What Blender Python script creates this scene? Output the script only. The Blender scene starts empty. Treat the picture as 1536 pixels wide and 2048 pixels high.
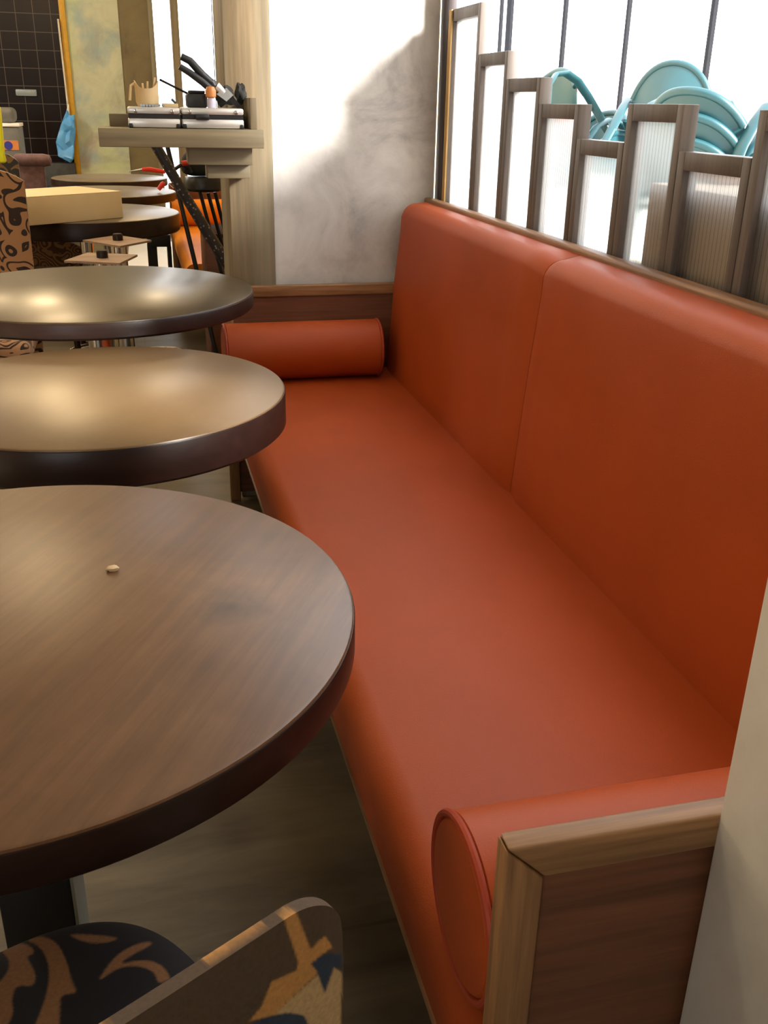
import bpy, bmesh, math, random
from mathutils import Vector, Matrix
random.seed(4)
S = bpy.context.scene
COL = S.collection
PI = math.pi
# ------------------------------------------------------------------ camera
H = 1.3
F_PX, PITCH, YAW, ROLL = 1912.0, math.radians(23.103), math.radians(14.402), math.radians(1.168)
fw = Vector((math.sin(YAW)*math.cos(PITCH), math.cos(YAW)*math.cos(PITCH), -math.sin(PITCH)))
r0 = Vector((math.cos(YAW), -math.sin(YAW), 0)); u0 = r0.cross(fw)
rt = r0*math.cos(ROLL)+u0*math.sin(ROLL); up = -r0*math.sin(ROLL)+u0*math.cos(ROLL)
cd = bpy.data.cameras.new('camera'); cam = bpy.data.objects.new('camera', cd); COL.objects.link(cam)
M = Matrix((rt, up, -fw)).transposed().to_4x4(); M.translation = Vector((0, 0, H)); cam.matrix_world = M
cd.sensor_fit = 'VERTICAL'; cd.sensor_height = 24; cd.lens = F_PX/2048*24; cd.clip_start = .02; cd.clip_end = 200
S.camera = cam
def ray(px, py): return fw + rt*((px-768)/F_PX) - up*((py-1024)/F_PX)
def at(px, py, x=None, y=None, z=None):
    d = ray(px, py); c = Vector((0, 0, H))
    t = x/d.x if x is not None else (y/d.y if y is not None else (z-H)/d.z)
    return c + d*t
def atplane(px, py, o, n):
    d = ray(px, py); c = Vector((0, 0, H)); return c + d*((o-c).dot(n)/d.dot(n))

# ------------------------------------------------------------------ materials
def srgb(c):
    f = lambda v: v/12.92 if v <= .04045 else ((v+.055)/1.055)**2.4
    return tuple(f(v/255) for v in c)+(1,)
class N:
    def __init__(s, name):
        s.m = bpy.data.materials.new(name); s.m.use_nodes = True; s.t = s.m.node_tree; s.n = s.t.nodes; s.l = s.t.links
        s.b = s.n['Principled BSDF']; s.out = s.n['Material Output']
        s.tc = s.n.new('ShaderNodeTexCoord')
    def new(s, k, **kw):
        o = s.n.new(k)
        for a, v in kw.items():
            if a in o.inputs.keys(): s.put(o.inputs[a], v)
            else: setattr(o, a, v)
        return o
    def put(s, i, v):
        if isinstance(v, bpy.types.NodeSocket): s.l.new(v, i)
        else: i.default_value = v
    def coord(s, scale=(1, 1, 1), rot=(0, 0, 0), kind='Object'):
        mp = s.n.new('ShaderNodeMapping'); s.l.new(s.tc.outputs[kind], mp.inputs[0]); mp.inputs['Scale'].default_value = scale; mp.inputs['Rotation'].default_value = rot
        return mp.outputs[0]
    def noise(s, vec, scale=5, detail=4, rough=.55, dist=0):
        o = s.n.new('ShaderNodeTexNoise'); s.l.new(vec, o.inputs['Vector']); o.inputs['Scale'].default_value = scale
        o.inputs['Detail'].default_value = detail; o.inputs['Roughness'].default_value = rough; o.inputs['Distortion'].default_value = dist
        return o.outputs['Fac']
    def ramp(s, fac, stops, interp='LINEAR'):
        o = s.n.new('ShaderNodeValToRGB'); s.l.new(fac, o.inputs[0]); o.color_ramp.interpolation = interp
        e = o.color_ramp.elements
        while len(e) > 1: e.remove(e[-1])
        e[0].position, e[0].color = stops[0]
        for p, c in stops[1:]:
            k = e.new(p); k.color = c
        return o.outputs[0]
    def mix(s, fac, a, b, mode='MIX'):
        o = s.n.new('ShaderNodeMix'); o.data_type = 'RGBA'; o.blend_type = mode
        s.put(o.inputs[0], fac); s.put(o.inputs[6], a); s.put(o.inputs[7], b); return o.outputs[2]
    def bump(s, h, strength=.2, dist=.01):
        o = s.n.new('ShaderNodeBump'); s.l.new(h, o.inputs['Height']); o.inputs['Strength'].default_value = strength; o.inputs['Distance'].default_value = dist
        s.l.new(o.outputs[0], s.b.inputs['Normal'])
def G(v): return (v, v, v, 1)
def plain(name, c, rough=.5, metal=0, spec=.5, var=.12, bump=0, coat=0, scale=14):
    k = N(name); c = srgb(c)
    n = k.noise(k.coord(), scale, 4)
    k.put(k.b.inputs['Base Color'], k.ramp(n, [(.3, tuple(v*(1-var) for v in c[:3])+(1,)), (.7, tuple(min(1, v*(1+var)) for v in c[:3])+(1,))]))
    k.b.inputs['Roughness'].default_value = rough; k.b.inputs['Metallic'].default_value = metal
    k.b.inputs['Specular IOR Level'].default_value = spec; k.b.inputs['Coat Weight'].default_value = coat
    if bump: k.bump(k.noise(k.coord(), scale*12, 3), bump, .003)
    return k.m
def wood(name, dark, light, axis='Y', rough=.45, scale=1.0, bump=.15, spec=.5, lime=None):
    k = N(name); s = {'X': (1.2, 26, 26), 'Y': (26, 1.2, 26), 'Z': (26, 26, 1.2)}[axis]
    v = k.coord(tuple(a*scale for a in s))
    g = k.noise(v, 1.6, 8, .62, .6); g2 = k.noise(v, 5.5, 5, .6)
    c = k.ramp(g, [(.30, srgb(dark)), (.70, srgb(light))])
    c = k.mix(k.ramp(g2, [(.35, G(.0)), (.65, G(.45))]), c, srgb(tuple(int(a*.72) for a in dark)))
    if lime: c = k.mix(k.ramp(k.noise(k.coord(tuple(a*scale*.35 for a in s)), 1.4, 5), [(.42, G(0)), (.66, G(.7))]), c, srgb(lime))
    k.put(k.b.inputs['Base Color'], c); k.b.inputs['Roughness'].default_value = rough; k.b.inputs['Specular IOR Level'].default_value = spec
    k.bump(g2, bump, .002); return k.m
def leather(name, c):
    k = N(name); cc = srgb(c)
    n = k.noise(k.coord(), 3.0, 3)
    k.put(k.b.inputs['Base Color'], k.ramp(n, [(.35, tuple(v*.93 for v in cc[:3])+(1,)), (.7, tuple(v*1.05 for v in cc[:3])+(1,))]))
    vo = k.new('ShaderNodeTexVoronoi'); k.l.new(k.coord(), vo.inputs['Vector']); vo.inputs['Scale'].default_value = 420
    k.bump(vo.outputs['Distance'], .12, .001)
    k.b.inputs['Roughness'].default_value = .5; k.b.inputs['Specular IOR Level'].default_value = .26
    return k.m
def plaster(name, base, dark, light, scale=1.6, rough=.55, extra=None):
    k = N(name); v = k.coord()
    w = k.noise(v, scale*1.1, 3, .5, 0)
    # trowel sweeps: warped streaks
    wv = k.new('ShaderNodeVectorMath', operation='MULTIPLY_ADD')
    nz = k.n.new('ShaderNodeTexNoise'); k.l.new(v, nz.inputs['Vector']); nz.inputs['Scale'].default_value = scale*1.3
    k.l.new(nz.outputs['Color'], wv.inputs[0]); wv.inputs[1].default_value = (.35, .35, .35); k.l.new(v, wv.inputs[2])
    st = k.noise(wv.outputs[0], scale*2.2, 8, .66, .35)
    c = k.ramp(st, [(.33, srgb(dark)), (.48, srgb(base)), (.66, srgb(light))])
    c = k.mix(k.ramp(w, [(.4, G(0)), (.62, G(.45))]), c, srgb(light))
    if extra:
        for i, (col, s2, lo, hi, amt) in enumerate(extra):
            c = k.mix(k.ramp(k.noise(k.coord((1, 1, 1), (i*.7, i*1.1, .3*i)), s2, 4, .6, .4), [(lo, G(0)), (hi, G(amt))]), c, srgb(col))
    k.put(k.b.inputs['Base Color'], c); k.b.inputs['Roughness'].default_value = rough
    k.bump(st, .25, .004); return k.m
def tabletop(name, a, b, rough, streak=.5, ang=.6, coat=0, stain=False):
    k = N(name)
    rm = k.n.new('ShaderNodeMapping'); k.l.new(k.coord((1, 1, 1), (0, 0, ang)), rm.inputs[0]); rm.inputs['Scale'].default_value = (55, 3.2, 3); v = rm.outputs[0]
    g = k.noise(v, 1.1, 7, .65, .3); w = k.noise(k.coord(), 3.5, 5, .6, .8)
    c = k.ramp(w, [(.3, srgb(a)), (.72, srgb(b))])
    c = k.mix(k.ramp(g, [(.4, G(0)), (.62, G(streak))]), c, srgb(tuple(int(q*.62) for q in a)))
    sp = k.noise(k.coord(), 14, 3, .5, 1.6)
    c = k.mix(k.ramp(sp, [(.60, G(0)), (.78, G(.08))]), c, srgb(tuple(int(q*.5) for q in a)))
    if stain:
        base = k.noise(k.coord(), 18, 4, .6, .5)
        for (sx, sy, rad, amt) in ((466, 1212, .055, .75), (400, 1330, .05, .2), (1060*.52, 900+330*.52, .05, .28), (300, 1200, .06, .12)):
            q = at(sx, sy, z=.75)-Vector((-.184, 1.049, 0))
            d = k.new('ShaderNodeVectorMath', operation='DISTANCE'); k.l.new(k.tc.outputs['Object'], d.inputs[0]); d.inputs[1].default_value = q
            e = k.new('ShaderNodeMath', operation='MULTIPLY_ADD'); k.l.new(base, e.inputs[0]); e.inputs[1].default_value = .07; k.l.new(d.outputs['Value'], e.inputs[2])
            c = k.mix(k.ramp(e.outputs[0], [(.03, G(amt)), (.035+rad, G(0))]), c, srgb(tuple(int(q_*.4) for q_ in a)))
    k.put(k.b.inputs['Base Color'], c)
    k.put(k.b.inputs['Roughness'], k.ramp(w, [(.3, G(rough*.97)), (.7, G(rough*1.03))]))
    k.b.inputs['Specular IOR Level'].default_value = .42; k.b.inputs['Coat Weight'].default_value = coat; k.b.inputs['Coat Roughness'].default_value = .15
    return k.m
def scroll(name, ground, motif, scale=5, thr=.5, soft=.02, rough=.85):
    k = N(name); v = k.coord()
    wv = k.new('ShaderNodeVectorMath', operation='MULTIPLY_ADD')
    nz = k.n.new('ShaderNodeTexNoise'); k.l.new(v, nz.inputs['Vector']); nz.inputs['Scale'].default_value = scale*.7; nz.inputs['Detail'].default_value = 1
    k.l.new(nz.outputs['Color'], wv.inputs[0]); wv.inputs[1].default_value = (.5,)*3; k.l.new(v, wv.inputs[2])
    vo = k.new('ShaderNodeTexVoronoi'); k.l.new(wv.outputs[0], vo.inputs['Vector']); vo.inputs['Scale'].default_value = scale
    mt = k.new('ShaderNodeMath', operation='MULTIPLY'); k.l.new(vo.outputs['Distance'], mt.inputs[0]); mt.inputs[1].default_value = 22
    sn = k.new('ShaderNodeMath', operation='SINE'); k.l.new(mt.outputs[0], sn.inputs[0])
    ad = k.new('ShaderNodeMath', operation='MULTIPLY_ADD'); k.l.new(sn.outputs[0], ad.inputs[0]); ad.inputs[1].default_value = .5; ad.inputs[2].default_value = .5
    k.put(k.b.inputs['Base Color'], k.ramp(ad.outputs[0], [(thr-soft, srgb(motif)), (thr+soft, srgb(ground))]))
    k.b.inputs['Roughness'].default_value = rough; k.b.inputs['Sheen Weight'].default_value = .2
    k.bump(k.noise(k.coord(), 400, 2), .2, .001); return k.m
def vcol(name, rough=.8):
    k = N(name); a = k.new('ShaderNodeAttribute'); a.attribute_name = 'print'
    f = k.noise(k.coord(), 260, 2)
    k.put(k.b.inputs['Base Color'], k.mix(k.ramp(f, [(.3, G(0)), (.7, G(.22))]), a.outputs['Color'], (0, 0, 0, 1)))
    k.b.inputs['Roughness'].default_value = rough; k.bump(f, .2, .001); return k.m

RED = leather('rust_leather', (166, 70, 24))
PIPE = leather('rust_piping', (160, 62, 36))
ORG = leather('orange_leather', (222, 138, 24))
TEAK_Y = wood('teak_along', (116, 78, 50), (170, 124, 84), 'Y', .5)
TEAK_X = wood('teak_across', (122, 86, 52), (176, 132, 88), 'X', .5)
TEAK_Z = wood('teak_upright', (122, 84, 50), (174, 130, 86), 'Z', .5)
PANEL = wood('walnut_panel', (92, 54, 34), (128, 80, 52), 'X', .5, .6)
DKWOOD = wood('espresso_wood', (34, 21, 17), (50, 32, 26), 'X', .34, .6, .03, .28)
LIMED_Z = wood('limed_oak_upright', (108, 92, 68), (148, 128, 98), 'Z', .6, .45, .15, .3, (142, 140, 122))
LIMED_X = wood('limed_oak_across', (112, 97, 72), (150, 134, 102), 'X', .6, .45, .15, .4, (136, 130, 110))
GREYWOOD = wood('grey_brown_frame', (86, 77, 72), (116, 105, 99), 'Z', .5, .8, .1)
YELWOOD = wood('golden_strip_wood', (160, 122, 58), (204, 164, 92), 'Z', .5, .8, .1)
PALEWOOD = plain('pale_box_wood', (250, 232, 192), .55, var=.05, scale=6)
PINKPLY = wood('pinkish_ply', (150, 122, 104), (186, 158, 136), 'X', .6, .5, .05)
PLASTER = plaster('trowelled_plaster', (178, 174, 170), (132, 127, 126), (206, 204, 200), 1.8)
PLASTER2 = plaster('pillar_plaster', (214, 211, 204), (192, 188, 180), (228, 226, 222), 1.2)
GREENPL = plaster('green_mottled_plaster', (176, 182, 158), (146, 144, 128), (196, 200, 172), 1.5, .5,
    [((190, 212, 132), 1.8, .5, .68, .7), ((136, 164, 172), 2.2, .5, .66, .75), ((150, 124, 124), 3.2, .55, .68, .6)])
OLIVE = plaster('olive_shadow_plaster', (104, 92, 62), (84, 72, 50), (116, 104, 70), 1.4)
WALLM = plain('beige_wall_paint', (196, 180, 150), .8)
CEILM = plain('ceiling_paint', (226, 220, 206), .9)
BLACK = plain('black_plastic', (26, 26, 28), .38, spec=.5)
BLACKM = plain('black_metal', (34, 33, 36), .35, .6)
CHROME = plain('chrome', (205, 205, 205), .18, 1, var=.03)
PALESHEEN = plain('column_sheen', (142, 142, 128), .45, .3, var=.06)  # pale tone that stands in for daylight sheen on the column
SILVER = plain('silver_case_aluminium', (214, 212, 208), .32, .55, var=.04)
EXTR = plain('anthracite_post', (58, 50, 52), .45, .3)
REDP = plain('red_grip', (206, 50, 36), .4)
STEEL = plain('blade_steel', (190, 196, 200), .25, .9)
TEAL = plain('teal_plastic', (24, 66, 74), .4, var=.06)
YEL = plain('yellow_trim_paint', (196, 150, 26), .5)
VELVET = plain('mauve_velvet', (104, 80, 84), .85, bump=.3, var=.3, scale=30)
BAGBLUE = plain('blue_bag', (96, 172, 244), .4, var=.18, scale=8)
WHITE = plain('sun_patch_white', (244, 244, 244), .6, var=.02)  # white of rim and tie, also the sunlit patch built on the floor
STRAW = plain('cream_leather', (214, 184, 136), .7, var=.08)
OCHRE = plain('amber_cap', (206, 130, 66), .35)
LILAC = plain('pale_bottle', (192, 186, 204), .4)
LIME = plain('yellow_green_fabric', (226, 236, 40), .7)
GREYP = plain('grey_bin_plastic', (96, 98, 98), .5)
GREYL = plain('switch_plate_grey', (134, 148, 156), .35)
TERR = plain('terrace_paving', (200, 198, 190), .8, var=.06, scale=2)
TANBLK = plain('sun_block_tan', (178, 160, 138), .8, var=.08, scale=5)
BRICK = plain('red_planter', (190, 88, 80), .7)
TERWHITE = plain('terrace_frame', (36, 36, 40), .9, spec=.1)
CUPS = plain('crumb', (196, 168, 128), .8)
DKFAB = plain('dark_mesh_bag', (30, 30, 26), .8, bump=.4)
SPECK = N('speckled_black_wrap')
_v = SPECK.new('ShaderNodeTexVoronoi'); SPECK.l.new(SPECK.coord(), _v.inputs['Vector']); _v.inputs['Scale'].default_value = 60
SPECK.put(SPECK.b.inputs['Base Color'], SPECK.ramp(_v.outputs['Distance'], [(.12, srgb((150, 146, 160))), (.3, srgb((40, 36, 40)))])); SPECK.b.inputs['Roughness'].default_value = .35
SPECK = SPECK.m
DAMASK = scroll('beige_scroll_fabric', (168, 124, 86), (44, 28, 22), 7, .28, .03)
DAMASK2 = scroll('brown_scroll_fabric', (150, 114, 80), (84, 60, 44), 9, .45, .12)
DKPAT = scroll('dark_floral_fabric', (44, 44, 48), (120, 96, 70), 6, .25, .05)
PRINT = vcol('printed_fabric')
# floor
k = N('stone_look_floor_tile')
v = k.coord(); br = k.new('ShaderNodeTexBrick'); k.l.new(k.coord((1, 1, 1), (0, 0, .0)), br.inputs['Vector'])
br.inputs['Scale'].default_value = 1; br.inputs['Brick Width'].default_value = 1.2; br.inputs['Row Height'].default_value = .6; br.inputs['Mortar Size'].default_value = .004
br.inputs['Color1'].default_value = G(1); br.inputs['Color2'].default_value = G(.9); br.inputs['Mortar'].default_value = G(.72)
fl = k.ramp(k.noise(k.coord((1, 5, 1)), 2.2, 7, .65, .5), [(.3, srgb((82, 72, 56))), (.7, srgb((122, 108, 86)))])
k.put(k.b.inputs['Base Color'], k.mix(1, fl, br.outputs['Color'], 'MULTIPLY')); k.b.inputs['Roughness'].default_value = .42
k.bump(br.outputs['Fac'], -.3, .002); FLOOR = k.m
# black tiles
k = N('black_wall_tile'); br = k.new('ShaderNodeTexBrick'); k.l.new(k.coord((1, 1, 1), (PI/2, 0, 0)), br.inputs['Vector'])
br.offset = 0; br.inputs['Scale'].default_value = 1; br.inputs['Brick Width'].default_value = .155; br.inputs['Row Height'].default_value = .155; br.inputs['Mortar Size'].default_value = .003
br.inputs['Color1'].default_value = srgb((24, 17, 17)); br.inputs['Color2'].default_value = srgb((30, 21, 22)); br.inputs['Mortar'].default_value = srgb((90, 84, 78))
k.put(k.b.inputs['Base Color'], br.outputs['Color']); k.b.inputs['Roughness'].default_value = .3; k.b.inputs['Specular IOR Level'].default_value = .12; BTILE = k.m
# ribbed polycarbonate
k = N('ribbed_polycarbonate'); wv = k.new('ShaderNodeTexWave'); k.l.new(k.coord((1, 1, 1)), wv.inputs['Vector']); wv.bands_direction = 'Y'; wv.inputs['Scale'].default_value = 26
rib = k.ramp(wv.outputs['Fac'], [(.0, G(.55)), (.12, G(.96)), (1, G(.98))])
tr = k.new('ShaderNodeBsdfTranslucent'); k.put(tr.inputs['Color'], rib)
gl = k.new('ShaderNodeBsdfRefraction'); k.put(gl.inputs['Color'], rib); gl.inputs['Roughness'].default_value = .32; gl.inputs['IOR'].default_value = 1.02
gs = k.new('ShaderNodeBsdfGlossy'); gs.inputs['Roughness'].default_value = .3; gs.inputs['Color'].default_value = G(.9)
m1 = k.new('ShaderNodeMixShader'); m1.inputs[0].default_value = .85; k.l.new(tr.outputs[0], m1.inputs[1]); k.l.new(gl.outputs[0], m1.inputs[2])
m2 = k.new('ShaderNodeMixShader'); m2.inputs[0].default_value = .05; k.l.new(m1.outputs[0], m2.inputs[1]); k.l.new(gs.outputs[0], m2.inputs[2])
k.l.new(m2.outputs[0], k.out.inputs[0]); POLY = k.m
# window glass
k = N('clear_glass'); t_ = k.new('ShaderNodeBsdfTransparent'); g_ = k.new('ShaderNodeBsdfGlossy'); g_.inputs['Roughness'].default_value = .02
mm = k.new('ShaderNodeMixShader'); mm.inputs[0].default_value = .06; k.l.new(t_.outputs[0], mm.inputs[1]); k.l.new(g_.outputs[0], mm.inputs[2]); k.l.new(mm.outputs[0], k.out.inputs[0]); GLASS = k.m

# ------------------------------------------------------------------ mesh helpers
def B(): return bmesh.new()
def box(bm, lo, hi, bev=0, seg=2, rotz=0, mat=None):
    c = [(a+b)/2 for a, b in zip(lo, hi)]; s = [abs(b-a) for a, b in zip(lo, hi)]
    t = B(); bmesh.ops.create_cube(t, size=1)
    bmesh.ops.scale(t, vec=s, verts=t.verts)
    if bev: bmesh.ops.bevel(t, geom=list(t.edges), offset=min(bev, min(s)*.49), segments=seg, profile=.5, affect='EDGES')
    m = Matrix.Translation(c) @ Matrix.Rotation(rotz, 4, 'Z')
    if mat is not None: m = mat @ m
    t.transform(m); merge(bm, t); return bm
def merge(bm, t):
    me = bpy.data.meshes.new('t'); t.to_mesh(me); t.free(); bm.from_mesh(me); bpy.data.meshes.remove(me)
def tube(bm, pts, r, n=12, flat=1.0, flatdir=None, cap=True):
    """sweep round/flattened section along pts; r number or list"""
    pts = [Vector(p) for p in pts]; rs = r if isinstance(r, (list, tuple)) else [r]*len(pts)
    rings = []; ref = Vector(flatdir) if flatdir else None; prev = None
    for i, p in enumerate(pts):
        d = (pts[min(i+1, len(pts)-1)]-pts[max(i-1, 0)]).normalized()
        a = ref if ref else (prev if prev else (Vector((0, 0, 1)) if abs(d.z) < .9 else Vector((1, 0, 0))))
        a = (a-d*a.dot(d)).normalized(); b = d.cross(a); prev = a
        rings.append([bm.verts.new(p+a*math.cos(2*PI*j/n)*rs[i]+b*math.sin(2*PI*j/n)*rs[i]*flat) for j in range(n)])
    for A, C in zip(rings, rings[1:]):
        for j in range(n): bm.faces.new((A[j], A[(j+1) % n], C[(j+1) % n], C[j]))
    if cap: bm.faces.new(rings[0][::-1]); bm.faces.new(rings[-1])
    return bm
def lathe(bm, prof, c=(0, 0, 0), n=48, axis='Z'):
    c = Vector(c); rings = []
    for r, h in prof:
        if r < 1e-6: rings.append([bm.verts.new(c+Vector((0, 0, h) if axis == 'Z' else ((h, 0, 0) if axis == 'X' else (0, h, 0))))]); continue
        ring = []
        for j in range(n):
            a = 2*PI*j/n; u, w = r*math.cos(a), r*math.sin(a)
            ring.append(bm.verts.new(c+Vector((u, w, h) if axis == 'Z' else ((h, u, w) if axis == 'X' else (w, h, u)))))
        rings.append(ring)
    for A, C in zip(rings, rings[1:]):
        for j in range(n):
            j2 = (j+1) % n
            if len(A) == 1 and len(C) == 1: continue
            if len(A) == 1: bm.faces.new((A[0], C[j], C[j2]))
            elif len(C) == 1: bm.faces.new((A[j], A[j2], C[0]))
            else: bm.faces.new((A[j], A[j2], C[j2], C[j]))
    if len(rings[0]) > 1: bm.faces.new(rings[0][::-1])
    if len(rings[-1]) > 1: bm.faces.new(rings[-1])
    return bm
def prism(bm, poly, a, b, axis='Y', bev=0, seg=3):
    """extrude polygon: axis Y -> poly is (x,z); axis Z -> (x,y); axis X -> (y,z)"""
    t = B()
    def mk(p, h): return {'Y': (p[0], h, p[1]), 'Z': (p[0], p[1], h), 'X': (h, p[0], p[1])}[axis]
    A = [t.verts.new(mk(p, a)) for p in poly]; C = [t.verts.new(mk(p, b)) for p in poly]
    n = len(poly)
    t.faces.new(A); t.faces.new(C[::-1])
    for j in range(n): t.faces.new((A[j], C[j], C[(j+1) % n], A[(j+1) % n]))
    bmesh.ops.recalc_face_normals(t, faces=t.faces)
    if bev:
        es = [e for e in t.edges if len(e.link_faces) == 2 and e.calc_face_angle() > .6]
        bmesh.ops.bevel(t, geom=es, offset=bev, segments=seg, profile=.5, affect='EDGES')
    merge(bm, t); return bm
def obj(name, bm, mat, parent=None, smooth=True, local=False):
    bmesh.ops.recalc_face_normals(bm, faces=bm.faces)
    if parent is not None and not local: bmesh.ops.translate(bm, vec=-wloc(parent), verts=bm.verts)
    me = bpy.data.meshes.new(name); bm.to_mesh(me); bm.free()
    if smooth:
        for p in me.polygons: p.use_smooth = True
        try: me.set_sharp_from_angle(angle=math.radians(38))
        except Exception: pass
    o = bpy.data.objects.new(name, me); COL.objects.link(o)
    for m in (mat if isinstance(mat, (list, tuple)) else [mat]): me.materials.append(m)
    if parent is not None: o.parent = parent
    return o
def wloc(p):
    v = Vector(p.location)
    while p.parent: p = p.parent; v += Vector(p.location)
    return v
def tag(o, label, cat, group=None, kind=None):
    o['label'] = label; o['category'] = cat
    if group: o['group'] = group
    if kind: o['kind'] = kind
    return o
def thing(name, label, cat, loc=(0, 0, 0), group=None, rotz=0):
    o = bpy.data.objects.new(name, None); COL.objects.link(o); o.location = loc; o.rotation_euler = (0, 0, rotz); o.empty_display_size = .1
    return tag(o, label, cat, group)
def struct(name, bm, mat, label=None, parent=None):
    o = obj(name, bm, mat, parent)
    o['kind'] = 'structure'
    if label: o['label'] = label
    return o
def copy_tree(o, parent=None):
    c = o.copy(); COL.objects.link(c)
    if parent: c.parent = parent
    for ch in list(o.children): copy_tree(ch, c)
    return c

# ------------------------------------------------------------------ room shell
CX0, CX1 = .295, .97          # far stub wall
YC = 3.2
YB = 10.5                     # far wall
struct('floor', box(B(), (-4.1, -2.6, -.1), (1.1, YB+.3, 0)), FLOOR, 'grey brown stone-look tiled floor')
struct('ceiling', box(B(), (-4.1, -2.6, 2.9), (1.1, YB+.3, 3.0)), CEILM)
struct('wall_left', box(B(), (-4.1, -2.6, 0), (-4, YB+.3, 2.9)), WALLM)
b = B(); box(b, (-4, -2.6, 0), (-2.6, -2.5, 2.9)); box(b, (-1.2, -2.6, 0), (1.1, -2.5, 2.9)); box(b, (-2.6, -2.6, 0), (-1.2, -2.5, 1.0)); box(b, (-2.6, -2.6, 2.4), (-1.2, -2.5, 2.9))  # opening cut in the unseen wall to add fill light on the pillar
struct('wall_back', b, WALLM)
b = B()
box(b, (.985, .56, 0), (1.1, YC, .985)); box(b, (.985, .56, 2.62), (1.1, YC, 2.9))           # under and over the sofa bay
box(b, (.97, 3.5, 0), (1.1, YB+.3, 2.9)); box(b, (1.0, -2.5, 0), (1.1, -.5, 2.9))
struct('wall_right', b, WALLM)
b = B(); box(b, (.436, YC, 0), (CX1, 3.5, 2.9)); struct('wall_pier', b, PLASTER, 'trowelled grey white plaster pier at the far end of the rust sofa')
b = B(); box(b, (.444, -.5, 0), (1.1, .56, 2.9), .006); struct('wall_near', b, PLASTER2, 'plaster pillar at the near end of the rust sofa')
b = B(); box(b, (CX0, YC-.012, 0), (.434, 3.5, 2.9), .003); struct('trim_pilaster', b, LIMED_Z, 'limed wood upright board beside the plaster pier')
# far wall: black-tiled doorway area, green plaster, return with its shade painted as olive, windows
struct('wall_tiled', box(B(), (-4, YB, 0), (-.53, YB+.1, 2.9)), BTILE, 'black tiled wall with pale grout')
b = B(); box(b, (-.48, YB-.06, 0), (-.005, YB+.1, 2.9)); struct('wall_far', b, GREENPL, 'mottled green plaster wall')
b = B(); box(b, (-.005, YB-.05, 0), (.27, YB+.1, 2.9)); struct('wall_return', b, OLIVE, 'plaster wall beside the far window, its shade painted dull olive')
b = B(); box(b, (-.535, YB-.09, 0), (-.48, YB+.1, 2.9), .004); struct('trim_1', b, YEL, 'yellow painted door trim')
b = B(); box(b, (.27, YB-.07, .0), (.315, YB+.05, 2.9)); box(b, (.48, YB-.05, .0), (.552, YB+.05, 2.9)); box(b, (.315, YB-.04, 0), (.97, YB+.05, .12)); box(b, (.315, YB-.04, 2.75), (.97, YB+.05, 2.9))
w = struct('window_1', b, LIMED_Z, 'tall far window with wooden uprights')
b = B(); box(b, (.872, YB-.015, .12), (.88, YB+.0, 2.75)); w2 = obj('glazing_bar', b, BLACKM, w)
b = B(); box(b, (.315, YB+.01, .12), (.48, YB+.015, 2.75)); obj('window_pane', b, GLASS, w)
b = B(); box(b, (.552, YB+.01, .12), (.97, YB+.015, 2.75)); obj('window_pane', b, GLASS, w)
# dark metal post at the corner of the pier
b = B(); box(b, (.972, 3.125, .98), (1.0, 3.2, 2.62), .004); struct('trim_2', b, EXTR, 'dark metal post beside the pier')

# ------------------------------------------------------------------ terrace outside
TZ = .45
struct('floor_terrace', box(B(), (1.1, -3, TZ-.2), (12, 22, TZ)), TERR, 'bright terrace paving')
b = B(); box(b, (1.012, .58, TZ-.1), (1.2, 1.84, 1.165), .004); struct('wall_terrace', b, plain('tan_render_dark', (168, 152, 132), .85, var=.08, scale=5), 'low tan wall behind the ribbed panels')
p = at(1380, 306, x=1.16); q = at(1475, 306, x=1.16)
b = B(); box(b, (1.13, q.y, 1.166), (1.2, p.y, 1.205), .003); tag(obj('timber_block', b, PINKPLY), 'pinkish brown block lying on the low wall beyond the ribbed panels', 'block')
for i, (px, wpx) in enumerate(((1001, .03), (1018, .09), (1128, .035), (1254, .025), (1423, .03))):
    p = at(px, 60, x=5.5)
    b = B(); box(b, (5.48, p.y-wpx, TZ), (5.52, p.y+wpx, 4.2)); struct('trim_%d' % (i+3), b, TERWHITE, 'grey terrace glazing upright')
p = at(1096, 196, x=5.2); q = at(1168, 196, x=5.2)
b = B(); box(b, (5.1, at(1150, 196, x=5.2).y, TZ), (5.3, at(1116, 190, x=5.2).y, at(1130, 152, x=5.2).z), .01)
tag(obj('red_planter', b, BRICK), 'red block standing on the terrace behind the teal chairs', 'planter')

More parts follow.
